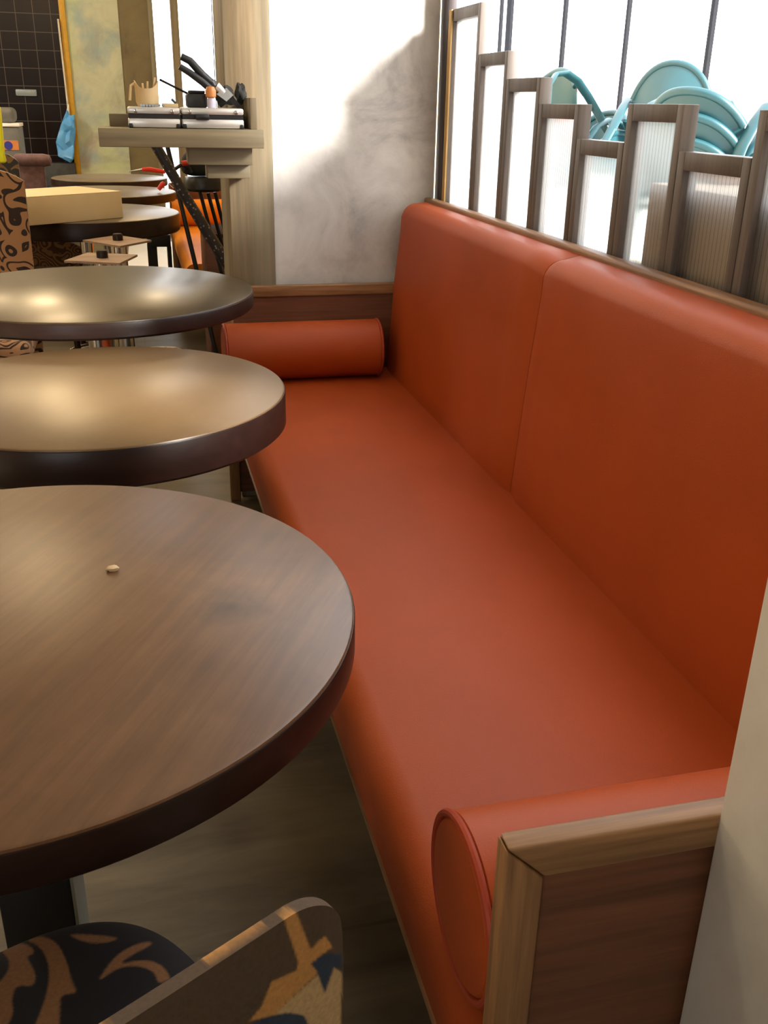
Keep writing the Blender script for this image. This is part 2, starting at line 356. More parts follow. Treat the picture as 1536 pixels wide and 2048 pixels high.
# ------------------------------------------------------------------ sofa
def arc(cx, cz, r, a0, a1, n=6): return [(cx+r*math.cos(math.radians(a0+(a1-a0)*i/n)), cz+r*math.sin(math.radians(a0+(a1-a0)*i/n))) for i in range(n+1)]
def soft(bm, fn):
    for v in bm.verts: v.co = fn(v.co)
    return bm
def dense(bm, ylo, yhi, n):
    for i in range(1, n):
        y = ylo+(yhi-ylo)*i/n
        bmesh.ops.bisect_plane(bm, geom=list(bm.verts)+list(bm.edges)+list(bm.faces), plane_co=(0, y, 0), plane_no=(0, 1, 0))
def sofa(y0, y1, leath, label, x_shift=0, near_arm=True, cuts=None):
    t = thing('banquette_sofa', label, 'sofa', (.5+x_shift, (y0+y1)/2, 0))
    X = lambda v: v+x_shift
    prof = [(X(.262), .362)] + arc(X(.250)+.050, .412, .050, 180, 90, 7) + [(X(.55), .464), (X(.80), .461), (X(.84), .455), (X(.84), .365)]
    prof[0] = (X(.254), .366)
    b = B(); prism(b, prof, y0+.02, y1-.02); obj('seat_cushion', b, leath, t)
    b = B(); tube(b, [(X(.254), y0+.02, .363), (X(.254), y1-.02, .363)], .004, 8); obj('edge_strip', b, TEAK_Y, t)
    b = B(); box(b, (X(.262), y0+.01, .335), (X(.9), y1-.01, .362), .003); obj('base_rail', b, TEAK_Y, t)
    b = B(); box(b, (X(.40), y0+.03, 0), (X(.9), y1-.03, .336)); obj('plinth', b, DKWOOD, t)
    bp = [(X(.80), .45), (X(.803), .50), (X(.822), .75), (X(.838), .93)] + arc(X(.885), .962, .046, 170, 92, 7) + [(X(.935), 1.006), (X(.935), .45)]
    cuts = cuts or [y0+.01, y1-.005]
    for a, c in zip(cuts, cuts[1:]):
        b = B(); prism(b, bp, a+.0012, c-.0012); dense(b, a, c, 24)
        L = c-a
        def puff(co, a=a, L=L):
            u = (co.y-a)/L; e = min(u, 1-u)*L
            if co.x < X(.93):
                k_ = 1-math.exp(-e/.018); kz = max(0, min(1, (co.z-.45)/.5))
                co.x -= .006*k_*math.sin(PI*kz)-.012*(1-k_)
                if co.z > .93: co.z -= .012*(1-k_)
            return co
        soft(b, puff)
        obj('backrest', b, leath, t)
    b = B(); box(b, (X(.934), y0-.02, .99), (X(.968), y1+.02, 1.018), .007, 3); obj('top_rail', b, TEAK_Y, t)
    b = B(); box(b, (X(.937), y0, 0), (X(.966), y1, .99)); obj('back_board', b, PANEL, t)
    def arm(ya, yb, face):
        x0, x1 = X(.252), X(.936); z1 = .747; w_ = .036
        b = B(); prism(b, [(x0, z1), (x1, z1), (x1, z1-w_), (x0+w_, z1-w_)], ya, yb, 'Y', .004)
        f = obj('arm_frame', b, TEAK_X, t)
        b = B(); prism(b, [(x0, z1-.0012), (x0+w_-.0006, z1-w_-.0006), (x0+w_-.0006, 0), (x0, 0)], ya+.0004, yb-.0004, 'Y', .003)
        obj('frame_stile', b, TEAK_Z, f)
        b = B(); box(b, (x0+w_-.002, ya+.008, .03), (x1, yb-.008, z1-w_+.002)); obj('arm_panel', b, PANEL, f)
    if near_arm: arm(y0-.005, y0+.019, -1)
    arm(y1-.019, y1+.006, 1)
    return t
rs = sofa(.563, 3.172, RED, 'long rust leather banquette sofa with teak rail and panelled arms', cuts=[.585, 1.964, 3.165])
ofs = sofa(5.5, 7.45, ORG, 'orange leather sofa seen through the gap left of the limed pilaster', near_arm=False)
def bolster(x0, x1, y, z, r, leath, label):
    t = thing('bolster_cushion', label, 'cushion', ((x0+x1)/2, y, z-r))
    b = B(); lathe(b, [(0, x0), (r*.5, x0-.001), (r*.9, x0+.001), (r, x0+.010), (r, x1-.010), (r*.9, x1-.001), (r*.5, x1+.001), (0, x1)], (0, y, z), 48, 'X'); obj('bolster_body', b, leath, t)
    for xx in (x0+.004, x1-.004):
        b = B(); tube(b, [(xx, y+r*.985*math.cos(2*PI*i/48), z+r*.985*math.sin(2*PI*i/48)) for i in range(49)], .0045, 8, cap=False); obj('piping', b, PIPE if leath is RED else leath, t)
    return t
bolster(.262, .765, .690, .556, .092, RED, 'rust bolster cushion lying against the near arm panel, end facing out')
bolster(.242, .752, 3.055, .556, .092, RED, 'rust bolster cushion lying against the far arm below the plaster pier')
bolster(.26, .78, 7.33, .552, .092, ORG, 'orange bolster cushion at the far end of the orange sofa')

# ------------------------------------------------------------------ ribbed screen
t = thing('partition_screen', 'stepped partition screen of ribbed white panes in grey brown frames', 'partition', (.985, 1.9, .985))
K = .9116
tops = [1.565, 1.434, 1.367, 1.308, 1.237, 1.310, 1.231, 1.303, 1.237, 1.31, 1.25]
ys = [3.11, 2.83, 2.595, 2.362, 2.128, 1.90, 1.682, 1.453, 1.222, .99, .76, .565]
for i, zt in enumerate(tops):
    ya, yb = ys[i], ys[i+1]
    b = B(); x0, x1, z0 = .974, 1.006, .988
    mat = GREYWOOD
    pw = .024
    box(b, (x0, yb+.001, z0), (x1, yb+pw, zt), .002); box(b, (x0, ya-pw, z0), (x1, ya-.001, zt), .002)
    box(b, (x0, yb+pw, zt-.032), (x1, ya-pw, zt), .002); box(b, (x0, yb+pw, z0), (x1, ya-pw, z0+.02))
    f = obj('panel_frame', b, mat, t)
    b = B(); box(b, (.988, yb+pw-.002, z0+.018), (.992, ya-pw+.002, zt-.03)); obj('ribbed_pane', b, POLY, f)
    if i == 0:
        b = B(); box(b, (.968, ya-.03, z0), (.9735, ya-.004, zt), .001); obj('golden_strip', b, YELWOOD, f)['label'] = 'golden wood strip'

# ------------------------------------------------------------------ round tables
T1TOP = tabletop('brown_veneer', (92, 62, 38), (118, 84, 54), .38, .34, .5, stain=True)
T2TOP = tabletop('satin_laminate', (98, 74, 46), (110, 86, 56), .34, .05, .4)
T3TOP = tabletop('glossy_stained_top', (54, 42, 26), (72, 58, 36), .31, .35, 1.2, .05)
T4TOP = tabletop('grey_brown_top', (108, 98, 84), (124, 114, 98), .35, .15, .2)
def table(x, y, z, r, th, top, base, label, rot=.3):
    t = thing('round_table', label, 'table', (x, y, 0), 'round cafe tables along the banquettes')
    b = B(); lathe(b, [(0, z), (r-.006, z), (r-.003, z-.0015), (r-.002, z-.004), (0, z-.004)], (x, y, 0), 128); obj('tabletop', b, top, t)
    b = B(); lathe(b, [(0, z-.0042), (r-.001, z-.0042), (r, z-.006), (r, z-th+.006), (r-.006, z-th), (0, z-th)], (x, y, 0), 128); obj('edge_band', b, DKWOOD, t)
    if base == 'square':
        b = B(); box(b, (x-.05, y-.05, 0), (x+.038, y+.05, z-th), .003); obj('column', b, BLACK, t)
        b = B(); box(b, (x+.038, y-.05, 0), (x+.042, y+.05, z-th)); obj('sheen_plate', b, PALESHEEN, t)['label'] = 'pale plate drawn as daylight sheen on the column'  # plate carries the daylight sheen of the column side as colour
    else:
        b = B(); lathe(b, [(.032, .09), (.032, z-th)], (x, y, 0), 32); lathe(b, [(.05, z-th-.02), (.06, z-th)], (x, y, 0), 32); obj('column', b, CHROME, t)
        for i in range(4):
            a = rot+i*PI/2; d = Vector((math.cos(a), math.sin(a), 0)); c = Vector((x, y, 0))
            b = B(); tube(b, [c+d*.02+Vector((0, 0, .11)), c+d*.10+Vector((0, 0, .10)), c+d*.22+Vector((0, 0, .06)), c+d*.32+Vector((0, 0, .025)), c+d*.34+Vector((0, 0, .01))], [.022, .02, .017, .014, .009], 10); obj('foot', b, CHROME, t)
    return t
table(-.184, 1.049, .75, .408, .050, T1TOP, 'square', 'nearest round table with scratched brown top and dark edge')
table(-.097, 1.990, .75, .379, .078, T2TOP, 'square', 'second round table with satin top and thick dark edge')
table(-.124, 2.800, .81, .437, .045, T3TOP, 'chrome', 'third round table with glossy stained top and thin edge', 1.15)
table(-.246, 5.154, .78, .466, .085, T4TOP, 'chrome', 'round table carrying the pale wooden box')
table(-.17, 6.30, .785, .425, .05, T4TOP, 'chrome', 'round table behind the pale wooden box')
table(-.15, 7.35, .79, .395, .05, T4TOP, 'chrome', 'farthest round table in front of the green wall')
c = at(225, 1139, z=.751)
b = B(); bmesh.ops.create_icosphere(b, subdivisions=2, radius=1)
for v in b.verts: v.co = Vector((v.co.x*.0085+c.x, v.co.y*.006+c.y, max(0, v.co.z*.004+.002)+.7505))+Vector((random.uniform(-1, 1), random.uniform(-1, 1), 0))*.0012
tag(obj('crumb', b, CUPS), 'single pale crumb lying on the nearest round table', 'crumb')

# pale wooden box on the table
c = [at(40, 453, z=.781), at(247, 435, z=.781)]
ex = (c[1]-c[0]); L = ex.length; ex.normalize(); ey = Vector((-ex.y, ex.x, 0)); D = .36; hh = at(243, 382, y=c[1].y).z
b = B(); o_ = (c[0]+c[1])/2+ey*D/2; zb = .7805
mat = Matrix((ex, ey, Vector((0, 0, 1)))).transposed().to_4x4(); mat.translation = Vector((o_.x, o_.y, (zb+hh)/2))
t = thing('wooden_box', 'pale cream wooden box lying on a round table', 'box', (o_.x, o_.y, zb))
box(b, (-L/2, -D/2, -(hh-zb)/2), (L/2, D/2, (hh-zb)/2-.003), .003, mat=mat); obj('box_body', b, PALEWOOD, t)
b = B(); box(b, (-L/2+.001, -D/2+.001, (hh-zb)/2-.003), (L/2-.001, D/2-.001, (hh-zb)/2), .001, mat=mat); obj('lid', b, PALEWOOD, t)

# two square boards with knobs, on little posts
def board(pxs, z, label):
    P = [at(a, b_, z=z) for a, b_ in pxs]
    c = sum(P, Vector())/4
    t = thing('square_stand', label, 'stand', (c.x, c.y, 0), 'low square-topped stands')
    b = B(); prism(b, [(q.x, q.y) for q in P], z-.008, z, 'Z'); obj('board', b, PINKPLY, t)
    b = B(); lathe(b, [(.022, z), (.022, z+.022), (.018, z+.028), (0, z+.028)], (c.x, c.y, 0), 20); obj('knob', b, DKWOOD, t)
    b = B(); lathe(b, [(.035, .02), (.035, z-.008)], (c.x, c.y, 0), 24); obj('post', b, CHROME, t)
    b = B(); lathe(b, [(.14, 0), (.14, .012), (.05, .02), (0, .02)], (c.x, c.y, 0), 32); obj('base_plate', b, BLACKM, t)
board([(165, 480), (235, 470), (303, 480), (240, 492)], .73, 'square pinkish board with dark knob on chrome post, the upper and farther one')
board([(128, 521), (175, 505), (275, 509), (240, 526)], .73, 'square pinkish board with dark knob, the lower and nearer one')

# ------------------------------------------------------------------ wall shelf on the pilaster and what stands on it
YS = 2.99
z1 = at(528, 260, y=YS).z; z0 = at(528, 297, y=YS).z
xl = at(195, 250, y=YS).x; xr = at(528, 262, y=YS).x
t = thing('wall_shelf', 'thick limed wood wall shelf fixed to the pilaster', 'shelf', (.2, 3.18, z0))
b = B(); box(b, (xl, YS, z0), (xr, 3.187, z1), .003); obj('shelf_board', b, LIMED_X, t)
b = B(); box(b, (xr-.035, YS+.03, z1), (xr-.015, 3.187, at(515, 196, y=3.1).z), .002); obj('side_board', b, LIMED_Z, t)
b = B(); box(b, (xl+.03, 3.165, z1), (xr-.036, 3.187, z1+.035), .002); obj('back_board', b, LIMED_X, t)
def zrange(py0, py1, y, px): return at(px, py1, y=y).z, at(px, py0, y=y).z
a_, b_ = zrange(303, 330, 3.05, 440)
b = B(); box(b, (at(377, 310, y=3.05).x, 3.05, a_), (at(505, 315, y=3.05).x, 3.187, z0), .002); obj('bracket_block', b, LIMED_X, t)
a2, b2 = zrange(330, 357, 3.09, 460)
b = B(); box(b, (at(415, 340, y=3.09).x, 3.09, a2), (at(500, 340, y=3.09).x, 3.187, a_-.001), .002); obj('bracket_block', b, LIMED_X, t)
# silver cases
def case(pxa, pxb, yc, d, label):
    x0 = at(pxa, 240, y=yc).x; x1 = at(pxb, 240, y=yc).x; zb = z1+.001; zt = zb+.055
    t = thing('tool_case', label, 'case', ((x0+x1)/2, yc+d/2, zb), 'silver cases on the wall shelf')
    b = B(); box(b, (x0, yc, zb), (x1, yc+d, zb+.026), .006); obj('case_base', b, SILVER, t)
    b = B(); box(b, (x0, yc, zb+.036), (x1, yc+d, zt), .006); obj('case_lid', b, SILVER, t)
    b = B(); box(b, (x0+.002, yc+.001, zb+.026), (x1-.002, yc+d-.001, zb+.036)); obj('seal_strip', b, BLACK, t)
    for xx in (x0+.001, x1-.013):
        b = B(); box(b, (xx, yc-.002, zb-.0005), (xx+.012, yc+.012, zb+.012), .003); obj('corner_guard', b, BLACK, t)
    for xx in (x0+.018, x1-.026):
        b = B(); box(b, (xx, yc-.004, zb+.039), (xx+.009, yc, zb+.050), .001); obj('latch', b, CHROME, t)
    return t, x0, x1, zt
t, cx0, cx1, ztop = case(256, 361, 3.01, .145, 'silver aluminium case with black seal strip, left one on wall shelf')
xm = (cx0+cx1)/2
t, dx0, dx1, ztop = case(364, 488, 3.005, .15, 'silver aluminium case with handle, right one on the wall shelf')
xm = at(405, 240, y=3.0).x
b = B(); box(b, (xm-.02, 2.992, z1+.024), (xm+.02, 3.004, z1+.040), .004); obj('case_handle', b, BLACK, t)
# things on top of the cases
yq = 3.07; zt = ztop
c = at(295, 205, y=yq)
t = thing('leather_pouch', 'cream open pouch with little sticks on the left silver case', 'pouch', (c.x, yq, zt))
b = B(); rr = .028; n = 40; hgt = .048
ring = []
for lv, (rad, hz) in enumerate(((rr*.82, .0), (rr, .012), (rr*1.02, .032), (rr*1.06, .048), (rr*.98, .047), (rr*.94, .014), (0.001, .010))):
    ring.append([b.verts.new((c.x+rad*1.15*math.cos(2*PI*j/n), yq+rad*math.sin(2*PI*j/n), zt+hz*(1+(.45*(abs(math.cos(2*PI*j/n))**3) if lv in (2, 3, 4) else 0)))) for j in range(n)])
for A, C in zip(ring, ring[1:]):
    for j in range(n): b.faces.new((A[j], A[(j+1) % n], C[(j+1) % n], C[j]))
b.faces.new(ring[0][::-1]); obj('pouch_body', b, STRAW, t)
for dx, h_ in ((-.008, .062), (0, .067), (.012, .078)):
    b = B(); tube(b, [(c.x+dx, yq, zt+.012), (c.x+dx*1.8+.004, yq+.004, zt+h_)], .0028, 8); obj('stick', b, STRAW, t)
b = B(); tube(b, [(c.x-.03, yq-.003, zt+.062), (c.x-.043, yq-.006, zt+.055), (c.x-.048, yq-.008, zt+.022), (c.x-.049, yq-.008, zt+.016)], .004, 8); obj('strap', b, STRAW, t)
for i, px in enumerate((283, 288, 294, 300, 306, 312, 318, 326)):
    p = at(px, 214, y=3.02); b = B(); tube(b, [(p.x, 3.02, zt+.004), (p.x+.002, 3.045, zt+.0045)], .0038, 8)
    tag(obj('drill_bit', b, STEEL), 'small steel bit in the row along the front of the left silver case', 'drill bit', 'row of steel bits on the left case')
b = B(); c1 = at(335, 213, y=3.06); box(b, (c1.x-.015, 3.04, zt), (c1.x+.03, 3.085, zt+.010), .002); tag(obj('sandpaper_block', b, STRAW), 'thin cream block beside the pouch on the silver case', 'block')
b = B(); p0 = at(343, 198, y=3.06); tube(b, [p0, (p0.x+.018, 3.06, zt+.0035+.0)], .0035, 8); p0b = B(); p0b.free(); tag(obj('small_screwdriver', b, BLACK), 'short dark stub tilted between the silver cases', 'tool')
# black radio-like box
c0, c3 = at(373, 200, y=3.06), at(415, 200, y=3.06)
t = thing('black_tin', 'low black tin with dark lid standing on the right silver case', 'tin', ((c0.x+c3.x)/2, 3.08, zt))
b = B(); box(b, (c0.x, 3.055, zt), (c3.x, 3.12, zt+.038), .006); obj('tin_body', b, BLACK, t)
b = B(); box(b, (c0.x+.008, 3.06, zt+.038), (c3.x-.006, 3.115, zt+.046), .002); obj('tin_lid', b, BLACKM, t)
# long thin rod
b = B(); tube(b, [at(319, 159, y=3.09), at(383, 191, y=3.09)], .0032, 8); tag(obj('thin_rod', b, BLACKM), 'thin dark rod poking up left from the black tin', 'rod')
# bottle with amber cap
c = at(422, 200, y=3.03)
t = thing('small_bottle', 'small pale bottle with amber cap on the right silver case', 'bottle', (c.x, 3.03, zt))
b = B(); lathe(b, [(.010, zt), (.0115, zt+.004), (.0115, zt+.022), (.009, zt+.026)], (c.x, 3.03, 0), 24); obj('bottle_body', b, LILAC, t)
b = B(); lathe(b, [(.009, zt+.026), (.0145, zt+.030), (.0155, zt+.045), (.011, zt+.056), (0, zt+.058)], (c.x, 3.03, 0), 24); obj('cap', b, OCHRE, t)
# shears with two long black handles pointing up left
jy = 3.07
t = thing('hedge_shears', 'garden shears with two long black handles pointing up to the left', 'shears', at(440, 205, y=jy))
b = B(); tube(b, [at(362, 113, y=jy), at(380, 122, y=jy), at(405, 150, y=jy), at(425, 168, y=jy)], [.0095, .0105, .0115, .0115], 14); tube(b, [at(422, 164, y=jy), at(431, 178, y=jy)], .0135, 14); obj('handle', b, BLACK, t)
b = B(); tube(b, [at(359, 133, y=jy-.012), at(380, 146, y=jy-.012), at(405, 164, y=jy-.012), at(428, 184, y=jy-.012)], [.0085, .0095, .0105, .0105], 14); obj('handle', b, BLACK, t)
b = B(); tube(b, [at(433, 172, y=jy-.01), at(448, 186, y=jy-.01)], [.012, .009], 12); obj('ferrule', b, SILVER, t)['label'] = 'pale metal ferrule'
b = B(); prism(b, [(q.x, q.z) for q in (at(432, 188, y=jy), at(452, 176, y=jy), at(466, 190, y=jy), at(452, 203, y=jy))], jy-.016, jy-.008, 'Y'); obj('blade', b, STEEL, t)
b = B(); prism(b, [(q.x, q.z) for q in (at(440, 178, y=jy), at(448, 172, y=jy), at(482, 212, y=jy), at(474, 217, y=jy))], jy-.005, jy+.004, 'Y'); obj('blade', b, BLACKM, t)
# angle grinder / dark clutter behind
def blob(name, c, s, m, label, cat, seed=0, amp=.25):
    random.seed(seed); b = B(); bmesh.ops.create_icosphere(b, subdivisions=3, radius=1)
    from mathutils import noise
    for v in b.verts:
        f = 1+amp*noise.noise(v.co*1.7+Vector((seed, 0, 0))); v.co = Vector((v.co.x*s[0]*f, v.co.y*s[1]*f, v.co.z*s[2]*f))+Vector(c)
    mz = min(v.co.z for v in b.verts); bmesh.ops.translate(b, vec=(0, 0, c[2]-s[2]-mz), verts=b.verts)
    return tag(obj(name, b, m), label, cat)
c = at(449, 205, y=3.1); blob('coiled_strap', (c.x, 3.105, zt+.027), (.032, .022, .026), DKFAB, 'dark crumpled strap heaped under the shears', 'strap', 3, .5)
c = at(484, 210, y=3.13); blob('dark_rag', (c.x-.003, 3.13, z1+.063+.029), (.016, .018, .028), DKFAB, 'dark rag bunched at the right end of shelf', 'rag', 5, .5)

# ------------------------------------------------------------------ poles and stool behind the shelf
yP = 4.7
def pole(name, pts, r, m, label, cat, ys=None, group=None):
    b = B(); tube(b, pts, r, 12); return tag(obj(name, b, m, smooth=True), label, cat, group)
pf = at(442, 748, y=yP); 
pole('thin_pole', [at(333, 285, y=4.98), at(392, 535, y=4.80), at(444, 757, y=yP)], .011, BLACKM, 'thin black pole leaning from behind the shelf down to the floor', 'pole')
pole('wrapped_pole', [at(300, 272, y=4.35), at(372, 395, y=4.35), at(415, 465, y=4.35), at(474, 560, y=4.35), at(560, 700, y=4.35)], [.021, .022, .024, .027, .027], SPECK, 'thick speckled black pole leaning diagonally behind the pilaster', 'pole')
t = thing('bar_stool', 'black bar stool with thin tilted metal legs behind the pilaster', 'stool', at(430, 545, y=4.6))
sc = at(407, 368, y=4.6)
b = B(); lathe(b, [(0, -.03), (.07, -.03), (.088, -.018), (.09, .01), (.08, .03), (0, .034)], (sc.x, 4.6, sc.z), 32); obj('seat', b, BLACK, t)
for (a, c_), dy in (((400, 384), (447, 560)), -.06), (((416, 386), (466, 570)), .0), (((430, 384), (478, 575)), .06):
    p0 = at(*a, y=4.6+dy*.5); p1 = at(*c_, y=4.6+dy); d = (p1-p0); p2 = p0+d*((p0.z)/(-d.z))
    b = B(); tube(b, [p0, p2], .0085, 10); obj('leg', b, BLACKM, t)
# bag on the stool with red-handled tools
c = at(393, 340, y=4.6)
t = thing('tool_bag', 'black tool bag slumped on the bar stool', 'bag', (c.x, 4.6, sc.z+.034))
b = B(); bmesh.ops.create_icosphere(b, subdivisions=3, radius=1)
for v in b.verts:
    x, y, z = v.co; b_w = .075*(1-.15*z); v.co = Vector((c.x+.008+b_w*math.copysign(abs(x)**.7, x), 4.6+.05*math.copysign(abs(y)**.7, y), sc.z+.034+.055+.055*math.copysign(abs(z)**.7, z)))
obj('bag_body', b, DKFAB, t)
b = B(); q0 = at(365, 345, y=4.55); tube(b, [at(350, 338, y=4.55), at(362, 330, y=4.55), at(378, 333, y=4.55), at(384, 345, y=4.55)], .008, 10); obj('bag_handle', b, BLACK, t)
def plier(pa, pb, pc, y, label):
    t = thing('pliers', label, 'pliers', at(*pb, y=y))
    b = B(); tube(b, [at(*pb, y=y), at((pb[0]*2+pc[0])/3, (pb[1]*2+pc[1])/3-2, y=y), at(*pc, y=y)], [.012, .015, .012], 12, .6); obj('grip', b, REDP, t)
    b = B(); tube(b, [at(*pa, y=y), at(*pb, y=y)], [.003, .008], 10, .6); obj('jaw', b, STEEL, t)
    return t
def lying(pa, pb, pc, z, label):
    t = thing('pliers', label, 'pliers', at(*pb, z=z))
    b = B(); tube(b, [at(*pb, z=z), at(*pc, z=z)], [.019, .021], 12, .6); obj('grip', b, REDP, t)
    b = B(); tube(b, [at(*pa, z=z), at(*pb, z=z)], [.004, .014], 10, .6); obj('jaw', b, STEEL, t)
plier((258, 343), (284, 339), (331, 344), 7.0, 'red-gripped pliers with pale pointed jaw over the farthest round table')
plier((330, 366), (329, 366), (317, 379), 6.2, 'short red-gripped pliers on the middle far table edge')
b = B(); tube(b, [at(364, 327, y=4.5), at(386, 323, y=4.5)], .011, 12); tag(obj('red_handle_tool', b, REDP), 'red tool handle sticking out of the black tool bag', 'tool')

# dark cabinet + small dark stool by the orange sofa, white sheet drawn as the sunlit floor patch
p = at(411, 468, y=5.0)
b = B(); t = thing('low_cabinet', 'low dark brown cabinet between the pilaster and the orange sofa', 'cabinet', ((p.x+.8)/2, 5.2, 0))
box(b, (p.x, 5.0, 0), (.95, 5.42, p.z-.02), .004); obj('cabinet_body', b, PANEL, t)
b = B(); box(b, (p.x-.01, 4.99, p.z-.02), (.95, 5.43, p.z), .004); obj('cabinet_top', b, plain('matt_dark_brown', (48, 32, 26), .85, spec=.1), t)
yy = 7.9
p = at(318, 470, y=yy); q = at(305, 520, y=yy)
t = thing('small_stool', 'small dark stool standing left of the orange sofa', 'stool', (p.x, yy, 0))
b = B(); box(b, (at(294, 480, y=yy).x, yy, at(318, 494, y=yy).z), (at(341, 480, y=yy).x, yy+.2, p.z), .004); obj('seat', b, BLACK, t)
x0, x1 = at(296, 510, y=yy).x, at(315, 510, y=yy).x
for dx, dy in ((0, .02), (.0, .16), (.17, .02), (.17, .16)):
    b = B(); w_ = (x1-x0) if dx == 0 else .03
    box(b, (x0+dx*.9, yy+dy, 0), (x0+dx*.9+w_, yy+dy+.03, at(318, 494, y=yy).z)); obj('leg', b, BLACK, t)
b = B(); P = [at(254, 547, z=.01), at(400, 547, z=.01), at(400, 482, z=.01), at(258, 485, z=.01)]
prism(b, [(q.x, q.y) for q in P], .0, .012, 'Z'); tag(obj('sun_patch_white', b, WHITE), 'bright sunlit patch on the floor beyond the third table, laid as a white sheet', 'light patch')

# ------------------------------------------------------------------ chairs at the left
def high_chair(label, fabric, cx, cy, zt, w, rot, seatz=.46, nm='upholstered_chair'):
    t = thing(nm, label, 'chair', (cx, cy, 0), None, rot)
    def cur(u, z, th):   # backrest point, local coordinates, back at +y side
        return Vector((u*w/2, .22-.05*u*u+(z-seatz)*.10+th, z))
    b = B(); nu, nz = 16, 12; g = [[[None]*2 for _ in range(nz+1)] for _ in range(nu+1)]
    for i in range(nu+1):
        for j in range(nz+1):
            u = -1+2*i/nu; top = zt-.05*(abs(u)**3.2); z = .30+(top-.30)*j/nz
            for s_ in (0, 1): g[i][j][s_] = b.verts.new(cur(u*(1-.0*j), z, (-.03, .03)[s_]*(1-.45*(j/nz)**6)*(1-.5*abs(u)**8)))
    for i in range(nu):
        for j in range(nz):
            b.faces.new((g[i][j][0], g[i+1][j][0], g[i+1][j+1][0], g[i][j+1][0])); b.faces.new((g[i][j][1], g[i][j+1][1], g[i+1][j+1][1], g[i+1][j][1]))
        b.faces.new((g[i][0][0], g[i][0][1], g[i+1][0][1], g[i+1][0][0])); b.faces.new((g[i][nz][0], g[i+1][nz][0], g[i+1][nz][1], g[i][nz][1]))
    for j in range(nz):
        b.faces.new((g[0][j][0], g[0][j+1][0], g[0][j+1][1], g[0][j][1])); b.faces.new((g[nu][j][0], g[nu][j][1], g[nu][j+1][1], g[nu][j+1][0]))
    obj('backrest', b, fabric, t, local=True)
    b = B(); box(b, (-w/2+.01, -.26, seatz-.10), (w/2-.01, .2, seatz), .03, 4); obj('seat', b, fabric, t, local=True)
    for sx in (-1, 1):
        for y_ in (-.22, .2):
            b = B(); tube(b, [(sx*(w/2-.05), y_, seatz-.09), (sx*(w/2-.04), y_*1.1, 0)], [.02, .013], 10); obj('leg', b, DKWOOD, t, local=True)
    return t
p = at(56, 470, y=4.15)
high_chair('high-backed beige chair with dark scroll pattern at the left edge', DAMASK, p.x-.245, 3.98, at(5, 335, y=4.2).z, .50, PI*.0)
p = at(105, 505, z=.50)
t = high_chair('low chair in brown scroll fabric, below and left of the pale box', DAMASK2, -.56, 5.12, .64, .56, 0, .50)
# dark patterned chair and mauve velvet roll-back armchair farther away
p = at(12, 330, y=6.4)
high_chair('dark floral chair in front of the grey bin', DKPAT, p.x-.08, 6.2, at(12, 306, y=6.4).z, .30, 0)
yv = 7.6; p0 = at(33, 325, y=yv); p1 = at(100, 315, y=yv); zt = at(80, 308, y=yv).z
t = thing('velvet_armchair', 'mauve velvet chair with rolled top edge before the black tiles', 'chair', ((p0.x+p1.x)/2, yv+.2, 0))
b = B(); zr = zt-.045; x0, x1 = p0.x-.02, p1.x-.03
tube(b, [(x0, yv+.05, zr), (x0+.02, yv+.05, zr), (x1-.02, yv+.05, zr), (x1+.025, yv+.05, zr), (x1+.035, yv+.05, zr)], [.03, .045, .045, .036, .01], 20); obj('rolled_edge', b, VELVET, t)
b = B(); box(b, (x0+.01, yv+.03, .3), (x1-.02, yv+.11, zr), .02, 3); obj('backrest', b, VELVET, t)
b = B(); box(b, (x0-.02, yv+.1, .25), (x1+.0, yv+.5, .45), .04, 3); obj('seat', b, VELVET, t)
for xx in (x0+.04, x1-.05):
    for y_ in (yv+.07, yv+.45):
        b = B(); tube(b, [(xx, y_, .27), (xx, y_, 0)], [.02, .013], 10); obj('leg', b, DKWOOD, t)
# grey bin with orange label
yb = 8.6; a0, a1 = at(2, 240, y=yb).x-.12, at(39, 260, y=yb).x; zt = at(20, 226, y=yb).z
t = thing('grey_bin', 'grey bin with white rim and orange label before the black tiles', 'bin', ((a0+a1)/2, yb+.15, 0))
b = B(); box(b, (a0, yb, 0), (a1, yb+.3, zt-.1), .01); obj('bin_body', b, GREYP, t)
b = B(); box(b, (a0, yb-.01, zt-.1), (a1+.004, yb+.31, zt-.075), .004); obj('rim', b, WHITE, t)
b = B(); box(b, (a0+.02, yb+.02, zt-.075), (a1-.03, yb+.28, zt+.04), .04, 4); obj('lid', b, GREYP, t)
b = B(); l0 = at(6, 300, y=yb); l1 = at(36, 281, y=yb); box(b, (l0.x, yb-.004, l0.z), (l1.x, yb, l1.z)); lb = obj('sticker', b, OCHRE, t)
m_ = at(17, 291, y=yb); b = B(); lathe(b, [(.032, yb-.007), (.032, yb-.004)], (m_.x, 0, m_.z), 24, 'Y'); obj('round_mark', b, plain('blue_mark', (46, 52, 150), .5), lb)
# yellow green object at the very edge
yy = 5.5; z0_, z1_ = at(8, 318, y=yy).z, at(2, 215, y=yy).z; xe = at(3, 240, y=yy).x; xe2 = at(11, 318, y=yy).x
t = thing('hi_vis_jacket', 'bright yellow green jacket hanging at the left edge', 'jacket', (xe-.1, yy, .78))
b = B(); prism(b, [(xe-.3, z0_-.03), (xe2, z0_-.02), (xe2-.005, z0_+.02), (xe, z1_), (xe-.04, z1_+.05), (xe-.3, z1_+.05)], yy, yy+.06, 'Y', .012); obj('jacket_body', b, LIME, t)
